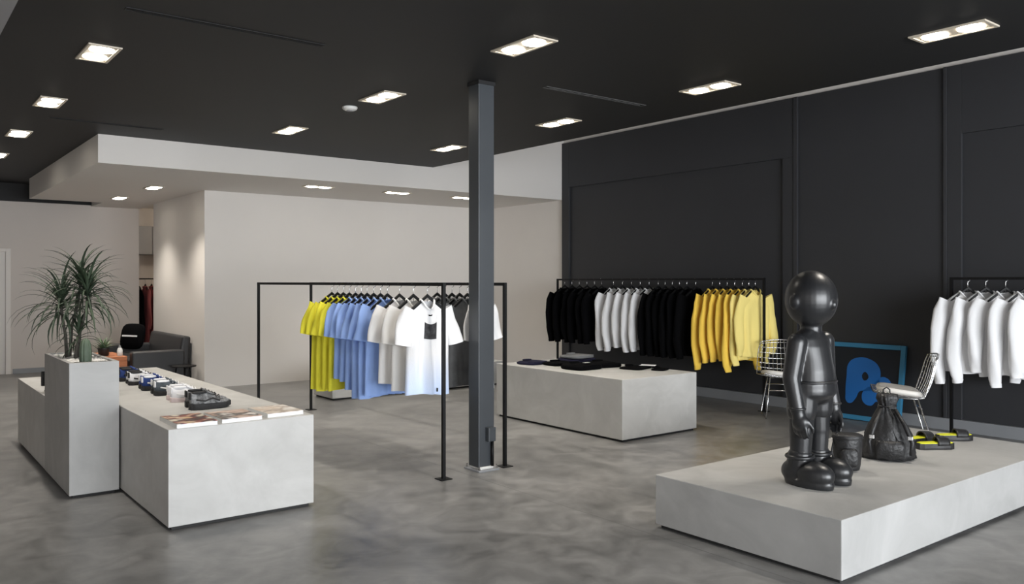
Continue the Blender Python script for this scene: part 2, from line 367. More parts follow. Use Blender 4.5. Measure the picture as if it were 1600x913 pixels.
Rv = Vector((.789,-.614,0)); Fv = Vector((.614,.789,0))
canes = [((-.035,.06),(-.075,.05,.40),62,.40),((.03,.0),(.055,.04,.47),62,.40),((.0,-.07),(.03,-.02,.17),26,.24),((-.01,.1),(.0,.10,.56),44,.34)]
for (bx,by),(ux,uy,uz),nl,ll in canes:
    top = Vector((0,0,uz)) + Rv*ux*1.6 + Fv*uy
    build('cane', MB().tube([(bx,by,-.02),(bx*.8+top.x*.2,by*.8+top.y*.2,uz*.4),(top.x*.8+bx*.2,top.y*.8+by*.2,uz*.75),top],[.013,.011,.010,.009],8), M['bark'], dr, smooth=True)
    lf = MB()
    for k in range(nl):
        t = k/nl; az = k*2.39996+R2.uniform(-.2,.2); el = 1.45-1.75*t+R2.uniform(-.15,.15)
        blade(lf, top+Vector((0,0,.05-.13*t)), az, el, ll*(.8+.35*R2.random()), .0088, .8+.7*R2.random()*(.4+t))
    build('leaf_crown', lf, M['leaf'], dr)
cm = MB(); n = 40; rings = []
for z, r in ((0,.032),(.04,.036),(.10,.036),(.15,.033),(.18,.024),(.195,.010),(.198,.001)):
    rings.append([(r*(1+.12*math.cos(10*2*PI*k/n))*math.cos(2*PI*k/n), r*(1+.12*math.cos(10*2*PI*k/n))*math.sin(2*PI*k/n), z) for k in range(n)])
cm.loft(rings)
ca = build('cactus', cm, M['cactus'], loc=(1.195,6.46,.90), smooth=True); tag(ca, 'short green column cactus at the front end of the planter block', 'cactus')

# ------------------------------------------------------------------ till on the low plinth
ti = empty('card_terminal', (1.18,7.62,.60),.2); tag(ti, 'black till screen standing behind the tall planter block', 'till')
build('stand', MB().box(-.06,.06,-.05,.05,0,.012).box(-.012,.012,-.01,.01,.012,.06), M['black_metal'], ti, bevel=.003)
build('screen', MB().box(-.10,.10,-.012,.012,.05,.17), M['glass_dark'], ti, bevel=.005)

# ------------------------------------------------------------------ clothes rails
def rail(name, x, y0, y1, h, label, group):
    t = empty(name, (x,(y0+y1)/2,0)); tag(t, label, 'clothes rail', group); l = (y1-y0)/2; r = .0125
    for s in (-1,1):
        p = build('post', MB().box(-r,r,s*l-r,s*l+r,.006,h-2*r), M['black_metal'], t)
        build('foot_plate', MB().box(-.05,.05,s*l-.05,s*l+.05,0,.006), M['black_metal'], p, bevel=.002)
    build('hanging_bar', MB().box(-r,r,-l-r,l+r,h-2*r,h), M['black_metal'], t)
    return t
rail('clothes_rail', 3.42,5.24,9.02,1.49, 'black floor rail hung with lime, blue and white T-shirts','floor rails')
rail('clothes_rail', 4.05,5.30,9.03,1.49, 'black floor rail behind the column hung with grey T-shirts','floor rails')
rail('clothes_rail', 8.12,5.70,9.32,1.54, 'black rail along the charcoal wall with black, white and yellow sweaters','wall rails')
rail('clothes_rail', 8.20,1.90,3.65,1.54, 'black rail of white sweatshirts at the right end of the charcoal wall','wall rails')

# hanger: shaped bar and wire hook, origin at the shoulder line centre
hg = empty('hanger', (0,0,0))
hb = MB(); rr_ = []
for i in range(13):
    u = -1+2*i/12; x = u*.165; z = .034-.125*abs(u); hh = .013 if abs(u)<.9 else .008; tt = .018+.006*abs(u)
    rr_.append([(x,-tt*.5,z-hh),(x,tt*.5,z-hh),(x,tt*.5,z+hh),(x,-tt*.5,z+hh)])
hb.loft(rr_)
build('hanger_bar', hb, M['black_metal'], hg, bevel=.003)
def hook_pts(top):
    pts = [(0,0,-.015),(0,0,top-.055)]
    for i in range(9):
        a = -PI/2 + PI*1.25*i/8
        pts.append((.020*math.cos(a)+0, 0, top-.016+.020*math.sin(a)+.0))
    return pts
build('hook', MB().tube(hook_pts(.13), .0028, 6), M['chrome'], hg, smooth=True)
tag(hg,'','hanger')
first_hanger = [hg]
def hanger(loc, rz, label, group):
    if first_hanger: o = first_hanger.pop(); o.location = loc; o.rotation_euler = (0,0,rz)
    else: o = copy_tree(hg, loc, rz)
    tag(o, label, 'hanger', group); return o

def smooth01(t): t = max(0,min(1,t)); return t*t*(3-2*t)
def garment(name, loc, rz, label, cat, group, m, hw=.27, L=.72, kind='tee', seed=0, T=.05, prints=None, mrib=None, slv=None):
    g = random.Random(seed); ph = [g.uniform(0,6.28) for _ in range(6)]; amp = min(.014,T*.3); f1 = g.uniform(6,10); f2 = g.uniform(11,16)
    nk = .30
    def surf(side, u, v):          # u in -1..1, v 0 top .. 1 hem
        s = abs(u)
        if s < nk: zt = -(.075 if side < 0 else .018)*(1-(s/nk)**2)
        else: zt = -(.125 if kind == 'sweat' else .10)*((s-nk)/(1-nk))**1.1
        fl = 1+.05*v+.02*math.sin(3*v+ph[0])
        if kind == 'sweat' and v > .88: fl -= .12*smooth01((v-.88)/.12)
        x = u*hw*fl
        zh = -L + .012*math.sin(2.3*u+ph[1])
        z = zt*(1-v)**5 + zh*v
        e = math.sqrt(max(0,1-s**2.6))
        tb = T*smooth01(v*4.)*e
        if s < nk: tb += .045*math.sqrt(1-(s/nk)**2)*(1-smooth01(v*5))
        fold = amp*(math.sin(f1*u+ph[2]+2*v)+.7*math.sin(f2*u+ph[3]-3*v)+.8*math.sin(4*u+6*v+ph[4]))*smooth01(v*1.6)*e
        return (x, side*tb + fold, z)
    mb = MB()
    mb.sheet(lambda a,b: surf(-1, -1+2*a, b), 30, 20)
    mb.sheet(lambda a,b: surf(1, 1-2*a, b), 30, 20)
    cuffs = []
    for s in (-1,1):
        if kind == 'tee': path = [(hw*.78,-.070),(hw*.98,-.15),(hw*1.14,-.24),(hw*1.25,-.345)]; A = [.072,.074,.070,.068]; B = [T*.5,T*.7,T*.8,T*.9]
        else:
            q = g.uniform(-.015,.03); sl = slv or L
            path = [(hw*.76,-.085),(hw*.95,-.19),(hw*1.08+q*.5,-.36),(hw*1.10+q,-.36-(sl-.36)*.55),(hw*1.05+q,-sl+.05),(hw*1.03+q,-sl-.02)]; A = [.085,.088,.074,.064,.052,.040]; B = [T*.5,T*.85,T*1.0,T*1.0,T*.9,T*.7]
        rings = []
        # resample
        P = []; AA = []; BB = []
        for i in range(len(path)-1):
            for k in range(4 if i < len(path)-2 else 5):
                t = k/4; P.append((path[i][0]+(path[i+1][0]-path[i][0])*t, path[i][1]+(path[i+1][1]-path[i][1])*t)); AA.append(A[i]+(A[i+1]-A[i])*t); BB.append(B[i]+(B[i+1]-B[i])*t)
        N_ = len(P)
        for i in range(N_):
            q0 = P[max(i-1,0)]; q1 = P[min(i+1,N_-1)]; tx, tz = q1[0]-q0[0], q1[1]-q0[1]; l = math.hypot(tx,tz); tx/=l; tz/=l
            yo = .010*math.sin(i*.5+ph[5]) - .02*i/N_
            ring = []
            for k in range(16):
                a = 2*PI*k/16; wv = 1+.10*math.sin(3*a+i*.45+ph[2]); ca_, sa_ = math.cos(a)*AA[i]*wv, math.sin(a)*BB[i]*wv
                ring.append((s*(P[i][0]-tz*ca_*-1*-1), yo+sa_, P[i][1]+tx*ca_))
            rings.append(ring)
        mb.loft(rings, cap=False)
        cuffs.append(rings[-3:])
    o = fixn(build(name, mb, m, loc=loc, rz=rz, smooth=True)); tag(o, label, cat, group)
    # collar rib
    ring = [surf(-1, nk*math.sin(t), 0.) for t in [(-PI/2)+PI*i/10 for i in range(11)]] + [surf(1, nk*math.sin(t), 0.) for t in [(PI/2)-PI*i/10 for i in range(1,10)]]
    build('collar', MB().tube(ring, .009, 6, loop=True), mrib or m, o, smooth=True)
    if kind == 'sweat':
        for r3 in cuffs:
            c = []
            for r_ in r3:
                cx = sum(p[0] for p in r_)/16; cy = sum(p[1] for p in r_)/16; cz = sum(p[2] for p in r_)/16
                c.append([(cx+(p[0]-cx)*1.07, cy+(p[1]-cy)*1.07, p[2]) for p in r_])
            build('cuff', MB().loft(c, cap=False), mrib or m, o, smooth=True)
        hb_ = MB()
        for sd_ in (-1,1):
            def hemf(a,b,sd_=sd_):
                p = surf(sd_, -1+2*a, .93+.075*b); return (p[0]*1.012, p[1]*1.04+sd_*.004, p[2])
            hb_.sheet(hemf, 30, 3)
        build('hem_band', hb_, mrib or m, o, smooth=True)
    for pr in (prints or []):
        u0,u1,v0,v1,pm,pn = pr
        def pf(a,b):
            p = surf(-1, u0+(u1-u0)*a, v0+(v1-v0)*b); return (p[0], p[1]-.004, p[2])
        build(pn, MB().sheet(pf, 10, 10), pm, o, smooth=True)
    return o

def oname(k, n):
    w = ['first','second','third','fourth','fifth','sixth','seventh','eighth']
    return w[k]
# --- front rail: whites, blues, limes
ZB = 1.355
hn = 0
whites = [(5.47,.735,'fabric_blue_hem','white T-shirt with a dark square print and pale blue hem, outermost on its rail'),
          (5.68,.73,'fabric_cream','off-white T-shirt hanging directly behind the white one with the square print'),
          (5.90,.69,'fabric_white','white T-shirt hanging next to the blue T-shirts')]
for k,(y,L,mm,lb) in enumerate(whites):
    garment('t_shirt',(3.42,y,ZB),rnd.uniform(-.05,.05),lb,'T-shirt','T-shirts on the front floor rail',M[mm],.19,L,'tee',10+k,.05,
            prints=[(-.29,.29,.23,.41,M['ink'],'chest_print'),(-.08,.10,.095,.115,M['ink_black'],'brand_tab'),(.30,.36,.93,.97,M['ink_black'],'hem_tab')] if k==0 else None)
    hanger((3.42,y,ZB),0,'black hanger under the %s' % ['printed white T-shirt with the blue hem','off-white T-shirt on the front rail','white T-shirt beside the blue ones'][k],'hangers on the front floor rail')
for k,y in enumerate((6.10,6.22,6.34,6.46,6.57,6.68)):
    garment('t_shirt',(3.42,y,ZB),rnd.uniform(-.04,.04),'sky blue T-shirt on the front rail, %s counting from the white T-shirts' % oname(k,6),'T-shirt','T-shirts on the front floor rail',M['fabric_blue'],.20,[.80,.83,.84,.80,.74,.72][k],'tee',30+k,.04)
    hanger((3.42,y,ZB),0,'black hanger in the %s sky blue T-shirt counting from the white ones' % oname(k,6),'hangers on the front floor rail')
for k,y in enumerate((6.80,6.92,7.04,7.16)):
    garment('t_shirt',(3.42,y,ZB),rnd.uniform(-.04,.04),'lime yellow T-shirt on the front rail, %s counting from the blue T-shirts' % oname(k,4),'T-shirt','T-shirts on the front floor rail',M['fabric_lime'],.20,[.83,.84,.85,.85][k],'tee',50+k,.04)
    hanger((3.42,y,ZB),0,'black hanger in the %s lime yellow T-shirt counting from the blue ones' % oname(k,4),'hangers on the front floor rail')
# --- second rail
for k,y in enumerate((5.83,5.95,6.07,6.19,6.31)):
    garment('t_shirt',(4.05,y,ZB),rnd.uniform(-.06,.06),'washed dark grey T-shirt on the rail behind the column, %s from the column' % oname(k,5),'T-shirt','T-shirts on the rear floor rail',M['fabric_grey'],.19,.75,'tee',70+k,.04)
    hanger((4.05,y,ZB),0,'black hanger in the %s grey T-shirt from the column' % oname(k,5),'hangers on the rear floor rail')
garment('t_shirt',(4.05,5.62,ZB),.35,'white T-shirt with a thin black print, half hidden behind the steel column','T-shirt','T-shirts on the rear floor rail',M['fabric_white'],.165,.75,'tee',80,.04,
        prints=[(.62,.70,.20,.46,M['ink_black'],'line_print'),(.62,.86,.19,.23,M['ink_black'],'line_print')])
hanger((4.05,5.62,ZB),.35,'black hanger in the white T-shirt half hidden behind the column','hangers on the rear floor rail')
# --- long rail on the charcoal wall
ZB2 = 1.405; G2 = 'sweaters on the charcoal wall rail'; H2 = 'hangers on the charcoal wall rail'
def run(ys, m, what, frm, kind, L, hw, s0, slv=None, TT=.045, RZ=-.12, grp=G2, hgrp=H2, x=8.12, prints=None, mats=None):
    for k,y in enumerate(ys):
        LL = L[k] if isinstance(L,(list,tuple)) else L; sv = slv[k] if isinstance(slv,(list,tuple)) else slv
        garment('sweater',(x,y,ZB2),RZ+rnd.uniform(-.05,.05),'%s, %s counting from %s' % (what,oname(k,len(ys)),frm),'sweater',grp,mats[k] if mats else m,hw,LL,kind,s0+k,TT,slv=sv,prints=prints if k==len(ys)-1 else None)
        hanger((x,y,ZB2),RZ,'black hanger in the %s, %s from %s' % (what.replace(' on the wall rail',''),oname(k,len(ys)),frm),hgrp)
run((9.16,9.00,8.84,8.68,8.52,8.38), M['fabric_black'], 'black sweater on the wall rail', 'the white corner', 'sweat', .74, .25, 100, .76, prints=[(-.12,.12,.14,.18,M['ink'],'chest_mark')])
run((8.14,7.97,7.80,7.64,7.48), M['fabric_white'], 'white sweater on the wall rail', 'the leftmost black sweaters', 'sweat', [.80,.80,.76,.78,.76], .23, 120, [.83,.83,.77,.82,.80])
run((7.32,7.20,7.08,6.96,6.84,6.70), M['fabric_black'], 'black sweater between white and yellow ones', 'the white sweaters', 'sweat', .82, .24, 140, .84)
run((6.44,6.33,6.22,6.11,6.00,5.91,5.82), M['fabric_yellow'], 'yellow sweater on the wall rail', 'the black sweaters', 'sweat', TT=.034, L=[.86,.82,.80,.78,.84,.80,.78], hw=.23, s0=160, slv=[.95,.86,.84,.82,.94,.86,.74], mats=[M['fabric_yellow']]*5+[M['fabric_pale_yellow']]*2)
# --- right hand rail
run((3.50,3.34,3.17,3.00,2.83), M['fabric_white'], 'thick white sweatshirt on the right rail', 'the framed picture', 'sweat', [.76,.75,.77,.75,.76], .25, 180, [.85,.83,.72,.84,.74], RZ=-.7, x=8.20, grp='white sweatshirts on the right rail', hgrp='hangers on the right rail')

# ------------------------------------------------------------------ sneakers
def sneaker(sole_m, up_m, acc_m, chunky=1.):
    t = empty('sneaker',(0,0,0))
    n = 28
    def wd(u): return .036+.013*math.sin(PI*min(1,u*1.05))**.8 + .006*smooth01((u-.45)/.3) - .030*smooth01((u-.80)/.20)**1.5 - .016*smooth01((.10-u)/.10)
    sh = .032*chunky
    so = MB(); rs = []
    for i in range(n+1):
        u = i/n; x = -.145+.29*u; w = wd(u)*1.08; z1 = sh+.006*smooth01((u-.8)/.2)+.004*smooth01((.2-u)/.2); z0 = .012*smooth01((u-.8)/.2)
        rs.append([(x,-w,z0),(x,w,z0),(x,w*1.02,z1*.6),(x,w*.97,z1),(x,-w*.97,z1),(x,-w*1.02,z1*.6)])
    so.loft(rs); build('sole', so, sole_m, t, bevel=.004, smooth=False)
    up = MB(); rs = []
    for i in range(n+1):
        u = i/n; x = -.140+.278*u; w = wd(u)*.97
        h = sh + (.075 if u < .3 else .075-.052*smooth01((u-.3)/.6)) - .012*smooth01((u-.9)/.1) - .006*math.sin(PI*min(1,u/.3))
        fl = .62 if u < .42 else .62-.2*smooth01((u-.42)/.4)
        rs.append([(x, w*math.copysign(abs(math.cos(a))**.75, math.cos(a))*(fl+(1-fl)*(1-math.sin(a))), sh*.8+(h-sh*.8)*math.sin(a)**.7 if math.sin(a) > 0 else sh*.8) for a in [PI*k/12 for k in range(13)]])
    up.loft(rs); fixn(build('upper', up, up_m, t, smooth=True))
    ins = MB().lathe([(.002,0),(.8,0.),(1,.004),(1.,.012),(.9,.016)],20)
    ins.v = [(-.075+v[0]*.052, v[1]*.024, sh+.066+v[2]) for v in ins.v]
    build('ankle_opening', ins, acc_m, t, smooth=True)
    tg = MB().sheet(lambda a,b:(-.036+.050*b, -.025+.05*a, sh+.066+.022*(1-b)-.010*(2*a-1)**2),6,5)
    solid(build('tongue', tg, up_m, t, smooth=True), .006)
    for k in range(4):
        x = -.012+k*.022; z = sh+.073-.010*k
        build('lace', MB().tube([(x,-.026,z-.012),(x+.004,-.012,z+.004),(x+.006,0,z+.007),(x+.004,.012,z+.004),(x,.026,z-.012)],.0032,6), acc_m, t, smooth=True)
    st = MB()
    for s in (-1,1):
        st.tube([(-.11,s*.040,sh+.03),(-.05,s*.044,sh+.018),(.0,s*.047,sh+.035),(.05,s*.046,sh+.014)],.006,6)
    build('side_stripe', st, acc_m, t, smooth=True)
    build('heel_tab', MB().box(-.146,-.136,-.018,.018,sh+.03,sh+.078), acc_m, t, bevel=.004)
    return t
W_ = mat('white_leather',(.78,.78,.80),.5); Bk = mat('black_mesh',(.014,.014,.015),.7,bump=.5,bscale=90); Cm = mat('grey_black_camo_mesh',(.012,.012,.013),.7,col2=(.30,.305,.31),scale=38,bump=.4,bscale=90)
Bl = mat('royal_blue_suede',(.010,.035,.17),.8); Sl = mat('slate_suede',(.06,.075,.09),.8,var=.3,scale=30); Pk = mat('pale_pink_sole',(.66,.55,.55),.6)
pairs = [(5.86,Bk,Cm,Bk,'black and grey camouflage sneaker',1.3),(6.32,Pk,W_,W_,'all-white sneaker',1.),(6.76,Bk,Sl,W_,'slate grey sneaker with pale side stripe',1.1),(7.14,Bk,Bl,W_,'royal blue sneaker with white stripe',1.1),(7.58,Bk,W_,Bk,'white sneaker with black sole',1.),(7.92,Bk,Bl,Bk,'blue sneaker with black trim',1.)]
for y,a,b,c,lb,ch in pairs:
    s1 = sneaker(a,b,c,ch); s1.location = (1.875,y,.61); s1.rotation_euler = (0,0,.06)
    tag(s1, lb+' on the cement counter, nearer one of its pair','sneaker','sneakers on the counter')
    s2 = copy_tree(s1,(1.875+.015,y+.135,.61),-.03); tag(s2, lb+' on the cement counter, farther one of its pair','sneaker','sneakers on the counter')

# ------------------------------------------------------------------ books on the counter
def cover_mat(name, cols, seed):
    m = mat(name, cols[0], .35); N = m.node_tree.nodes; L = m.node_tree.links
    tc = N.new('ShaderNodeTexCoord'); mp = N.new('ShaderNodeMapping'); mp.inputs['Location'].default_value = (seed*3.1,seed*1.7,0)
    n = N.new('ShaderNodeTexNoise'); n.inputs['Scale'].default_value = 9.; n.inputs['Detail'].default_value = 2.
    r = N.new('ShaderNodeValToRGB'); L.new(tc.outputs['Object'], mp.inputs['Vector']); L.new(mp.outputs[0], n.inputs['Vector']); L.new(n.outputs['Fac'], r.inputs['Fac'])
    r.color_ramp.interpolation = 'EASE'
    e = r.color_ramp.elements; e[0].position = .32; e[0].color = (*cols[0],1); e[1].position = .68; e[1].color = (*cols[-1],1)
    for i,c in enumerate(cols[1:-1]):
        q = e.new(.32+.36*(i+1)/(len(cols)-1)); q.color = (*c,1)
    L.new(r.outputs['Color'], N['Principled BSDF'].inputs['Base Color']); return m
books = [(1.575,5.345,.245,.37,.0,[(.60,.42,.14),(.72,.55,.40),(.25,.05,.03),(.05,.02,.02),(.75,.68,.55)],'thick photo book with an amber and dark red cover, nearest the counter corner'),
         (1.855,5.345,.26,.34,.02,[(.72,.62,.55),(.55,.38,.30),(.08,.07,.06),(.75,.70,.66)],'photo book with a pale collage cover, middle of the three on the counter edge'),
         (2.155,5.375,.25,.33,.03,[(.60,.48,.38),(.72,.64,.56),(.40,.32,.26),(.76,.72,.68)],'photo book with a beige cover at the far right of the counter edge')]
for i,(x,y,w_,l_,rz,cs,lb) in enumerate(books):
    t = empty('book',(x,y,.61),rz); tag(t, lb,'book','books on the counter edge')
    build('pages', MB().box(-w_/2+.003,w_/2-.002,-l_/2+.002,l_/2-.003,.003,.024), M['paper'], t)
    cm_ = cover_mat('book_cover_%d'%i, cs, i+2)
    build('back_cover', MB().box(-w_/2,w_/2,-l_/2,l_/2,0,.003), M['plastic_white'], t)
    build('front_cover', MB().box(-w_/2,w_/2,-l_/2,l_/2,.024,.027), cm_, t)
    build('spine', MB().box(-w_/2-.001,-w_/2+.003,-l_/2,l_/2,.0,.027), M['plastic_white'], t)

# ------------------------------------------------------------------ folded clothes on the display plinth
def folded(x,y,z,rz,w_,d_,h,m,label,seed,name='folded_shirt',cat='folded clothes'):
    g = random.Random(seed); p1,p2 = g.uniform(0,6),g.uniform(0,6)
    mb = MB(); rings = []
    for j in range(9):
        t = j/8; zz = h*t; ins = .012*(1-math.sqrt(max(0,1-(2*t-1)**2)))
        ring = []
        for k in range(40):
            a = 2*PI*k/40; c,s = math.cos(a),math.sin(a)
            q = (abs(c)**5+abs(s)**5)**(-1/5)
            ring.append(((w_/2-ins)*q*c, (d_/2-ins)*q*s*(1+.02*math.sin(3*a+p1)), zz*(1+.12*math.sin(2*a+p2))))
        rings.append(ring)
    mb.loft(rings)
    o = build(name, mb, m, loc=(x,y,z), rz=rz, smooth=True); tag(o,label,cat,'folded clothes on the display block')
    fl = MB().sheet(lambda a,b:(-w_*.36+w_*.72*a, -d_*.5+d_*.9*b, h*1.03+.006*math.sin(PI*a)*math.sin(PI*b)+.004*math.sin(7*a+p1)),10,10)
    solid(build('folded_flap', fl, m, o, smooth=True), .006, -1)
    build('collar', MB().tube([(.06*math.cos(t),d_*.30+.035*math.sin(t),h*1.03+.012) for t in [2*PI*i/16 for i in range(16)]],.006,6,loop=True), m, o, smooth=True)
    return o
ZP = .585
folded(5.78,7.06,ZP,.2,.30,.26,.030,M['fabric_navy'],'navy folded top at the far left of the display block',1)
folded(5.95,6.80,ZP,-.1,.32,.28,.028,M['fabric_black'],'flat black folded top beside the navy one on the block',2)
folded(6.30,6.90,ZP,.1,.36,.34,.045,M['fabric_navy'],'navy folded top at the back of the display block, under a grey one',3)
folded(6.30,6.90,ZP+.052,.15,.33,.30,.030,mat('grey_fleece',(.16,.165,.17),.95,bump=.4,bscale=120),'grey folded top lying on the navy one at the back of the block',4)
folded(5.86,6.35,ZP,.05,.36,.34,.05,M['fabric_black'],'thick black folded top with a pale tag at the front of the block',5)
folded(6.20,6.38,ZP,-.15,.33,.32,.045,M['fabric_black'],'black folded top in the middle of the display block',6)
folded(6.33,6.02,ZP,.3,.34,.26,.02,M['fabric_black'],'thin black folded top near the front right corner of the block',7)
folded(6.42,5.76,ZP,.4,.20,.15,.015,M['fabric_black'],'small black folded cloth nearest the right corner of the block',8)
tgp = build('swing_tag', MB().box(-.035,.035,-.02,.02,0,.002), M['plastic_white'], loc=(5.83,6.24,ZP+.075)); tag(tgp,'small pale tag lying on the thick black folded top','tag')
bc = build('leaflet', MB().sheet(lambda a,b:(-.06+.12*a,-.08+.16*b,.002+.018*(a-.5)**2),8,4), M['paper'], loc=(6.47,5.98,ZP+.024), rz=.5); solid(bc,.002); tag(bc,'pale leaflet lying by the black cloths at the right of the block','leaflet')

# ------------------------------------------------------------------ wire chairs
def wire_chair(loc, rz, label):
    t = empty('wire_chair', loc, rz); t.scale = (1.02,1.02,1.07); tag(t,label,'chair','wire chairs by the charcoal wall')
    # local: faces -Y. shell as a bent bucket
    def shell(u, v):   # u -1..1 across, v 0 front .. 1 back top
        if v < .5:
            q = v/.5; y = -.25+.40*q; z = .435-.035*math.sin(PI*.5*q)-.01*q
        else:
            q = (v-.5)/.5; a = smooth01(q*1.2)
            y = .15+.04*math.sin(min(1,q*2)*PI/2)+.10*q; z = .39+.39*q**1.15
        hw = .235+.035*math.sin(PI*min(1,v*1.0))-.015*smooth01((v-.8)/.2)
        z += .035*u*u*(1 if v < .5 else (1-(v-.5)*1.6)); y -= .05*u*u*smooth01((v-.4)/.3)
        if v > .9: z -= .03*u*u*(v-.9)/.1
        return Vector((u*hw, y, z))
    wm = MB()
    for i in range(13):
        u = -1+2*i/12; wm.tube([shell(u, k/20) for k in range(21)], .0036, 5)
    for j in range(15):
        v = (j+.5)/15; wm.tube([shell(-1+2*k/12, v) for k in range(13)], .0036, 5)
    rimp = [shell(-1,k/20) for k in range(21)]+[shell(-1+2*k/12,1) for k in range(1,12)]+[shell(1,1-k/20) for k in range(21)]+[shell(1-2*k/12,0) for k in range(1,12)]
    build('wire_shell', wm, M['chrome'], t, smooth=True)
    build('rim', MB().tube(rimp,.0055,6,loop=True), M['chrome'], t, smooth=True)
    pad = MB(); rings = []
    for sgn_z, sc_ in ((.002,.80),(.006,.95),(.026,.99),(.046,.95),(.054,.80),(.057,.02)):
        ring = []
        for k in range(36):
            a = 2*PI*k/36; c,s = math.cos(a),math.sin(a); q = (c**4+s**4)**-.25
            p = shell(.93*q*c*sc_*.98, .27+.235*q*s*sc_); ring.append((p.x,p.y,p.z+sgn_z+.006))
        rings.append(ring)
    pad.loft(rings); build('seat_pad', pad, M['pad'], t, smooth=True)
    for s in (-1,1):
        lg = MB().tube([(s*.17,-.17,.415),(s*.215,-.215,.03),(s*.215,-.20,.008),(s*.215,.20,.008),(s*.215,.215,.03),(s*.16,.10,.40)],.007,8)
        build('side_leg', lg, M['chrome'], t, smooth=True)
    build('stretcher', MB().tube([(-.185,-.185,.29),(.185,-.185,.29)],.006,8), M['chrome'], t, smooth=True)
    build('stretcher', MB().tube([(-.175,.13,.32),(.175,.13,.32)],.006,8), M['chrome'], t, smooth=True)
    for s in (-1,1): build('seat_support', MB().tube([(s*.17,-.17,.415),(s*.10,0,.395),(s*.16,.10,.40)],.006,8), M['chrome'], t, smooth=True)
    return t
wire_chair((7.98,5.34,0), math.radians(-48), 'wire chair with pale seat pad left of the sculpture, by the yellow sweaters')
wire_chair((7.58,3.81,0), math.radians(-146), 'wire chair seen side-on in front of the blue framed picture')

# ------------------------------------------------------------------ framed picture leaning on the charcoal wall
pic = empty('framed_picture', (8.40,4.72,.004)); pic.rotation_euler = (0,math.radians(9.5),0)
tag(pic,'blue framed dark picture with big blue bubble letters leaning on the charcoal wall','picture')
HW,HH = .47,.83
pf_ = MB().box(-.02,.02,-HW,-HW+.05,0,HH); pf_.box(-.02,.02,HW-.05,HW,0,HH); pf_.box(-.02,.02,-HW+.05,HW-.05,0,.05); pf_.box(-.02,.02,-HW+.05,HW-.05,HH-.05,HH)
build('frame', pf_, M['frame_blue'], pic, bevel=.004)
build('canvas', MB().box(.0,.012,-HW+.05,HW-.05,.05,HH-.05), M['art_dark'], pic)
def letter(name, splines, m, parent, x=-.003):
    cu = bpy.data.curves.new(name,'CURVE'); cu.dimensions = '2D'; cu.fill_mode = 'BOTH'; cu.extrude = .002; cu.resolution_u = 6
    for pts in splines:
        s = cu.splines.new('BEZIER'); s.bezier_points.add(len(pts)-1); s.use_cyclic_u = True
        for b,p in zip(s.bezier_points,pts):
            b.co = (p[0],p[1],0); b.handle_left_type = b.handle_right_type = 'AUTO'
    tmp = bpy.data.objects.new(name+'_outline',cu); COL.objects.link(tmp); bpy.context.view_layer.update()
    me = bpy.data.meshes.new_from_object(tmp.evaluated_get(bpy.context.evaluated_depsgraph_get())); bpy.data.objects.remove(tmp); bpy.data.curves.remove(cu)
    me.materials.clear(); me.materials.append(m); o = bpy.data.objects.new(name,me); COL.objects.link(o); o.parent = parent
    o.matrix_local = Matrix(((0,0,-1,x),(-1,0,0,0),(0,1,0,.05),(0,0,0,1)))
    return o
# letter plane: first axis runs to the viewer's right, second is up
letter('letter_p', [[(-.10,.12),(-.04,.18),(.0,.26),(.06,.27),(.17,.30),(.215,.42),(.19,.54),(.08,.615),(-.06,.62),(-.15,.56),(-.165,.40),(-.16,.22),(-.145,.14)],[(.03,.47),(.075,.45),(.08,.40),(.03,.385)]], M['art_blue'], pic)
letter('letter_a', [[(.06,.14),(.14,.12),(.20,.17),(.26,.13),(.33,.15),(.36,.22),(.35,.34),(.30,.42),(.22,.43),(.17,.37),(.12,.33),(.05,.28),(.03,.20)],[(.21,.29),(.25,.28),(.25,.23),(.21,.23)]], M['art_blue'], pic)

# ------------------------------------------------------------------ sculpture on the podium (plain figure)
PZ = .322
st = empty('sculpture',(4.355,2.735,PZ),math.radians(-1)); tag(st,'tall matte black figure sculpture in shorts and round boots standing on the podium','sculpture')
bd = MB()
bd.ball((0,0,1.075),(.152,.148,.168),32,20)                      # head
bd.capsule((0,.0,.86),(0,0,.96),.062,.060)                       # neck
bd.loft([[(a_*math.cos(q),oy+b_*math.sin(q),z) for q in [2*PI*k/32 for k in range(32)]] for z,a_,b_,oy in ((.50,.10,.09,0),(.54,.132,.108,-.004),(.60,.140,.116,-.010),(.66,.138,.114,-.010),(.73,.130,.104,-.006),(.80,.130,.095,0),(.845,.124,.082,.004),(.875,.104,.068,.006),(.895,.07,.055,.004))])
bd.ball((0,-.142,1.045),(.024,.024,.03),14,10)                    # nose
for s in (-1,1):
    bd.ball((s*.150,.01,1.06),(.02,.032,.042),14,10)             # small plain ears
    bd.capsule((s*.140,.0,.825),(s*.180,.01,.62),.056,.050); bd.capsule((s*.180,.01,.62),(s*.181,-.03,.45),.050,.043)
    bd.capsule((s*.180,-.03,.45),(s*.178,-.04,.40),.040,.036)
    bd.ball((s*.176,-.045,.375),(.036,.050,.050),18,12)          # palm
    for k,(dy,ln) in enumerate(((-.036,.052),(-.012,.062),(.012,.058),(.034,.044))):
        bx,by = s*.180,-.045+dy
        bd.capsule((bx,by,.345),(bx-s*.004,by-.004,.345-ln*.55),.0125,.0115,10); bd.capsule((bx-s*.004,by-.004,.345-ln*.55),(bx-s*.020,by-.008,.345-ln),.0115,.010,10)
    bd.capsule((s*.165,-.085,.385),(s*.150,-.108,.345),.014,.012,10); bd.capsule((s*.150,-.108,.345),(s*.146,-.108,.322),.012,.010,10)
    bd.capsule((s*.075,.01,.50),(s*.082,.01,.30),.078,.068); bd.capsule((s*.082,.01,.30),(s*.086,.015,.10),.066,.056)
body = build('body', bd, M['statue'], st, smooth=True)
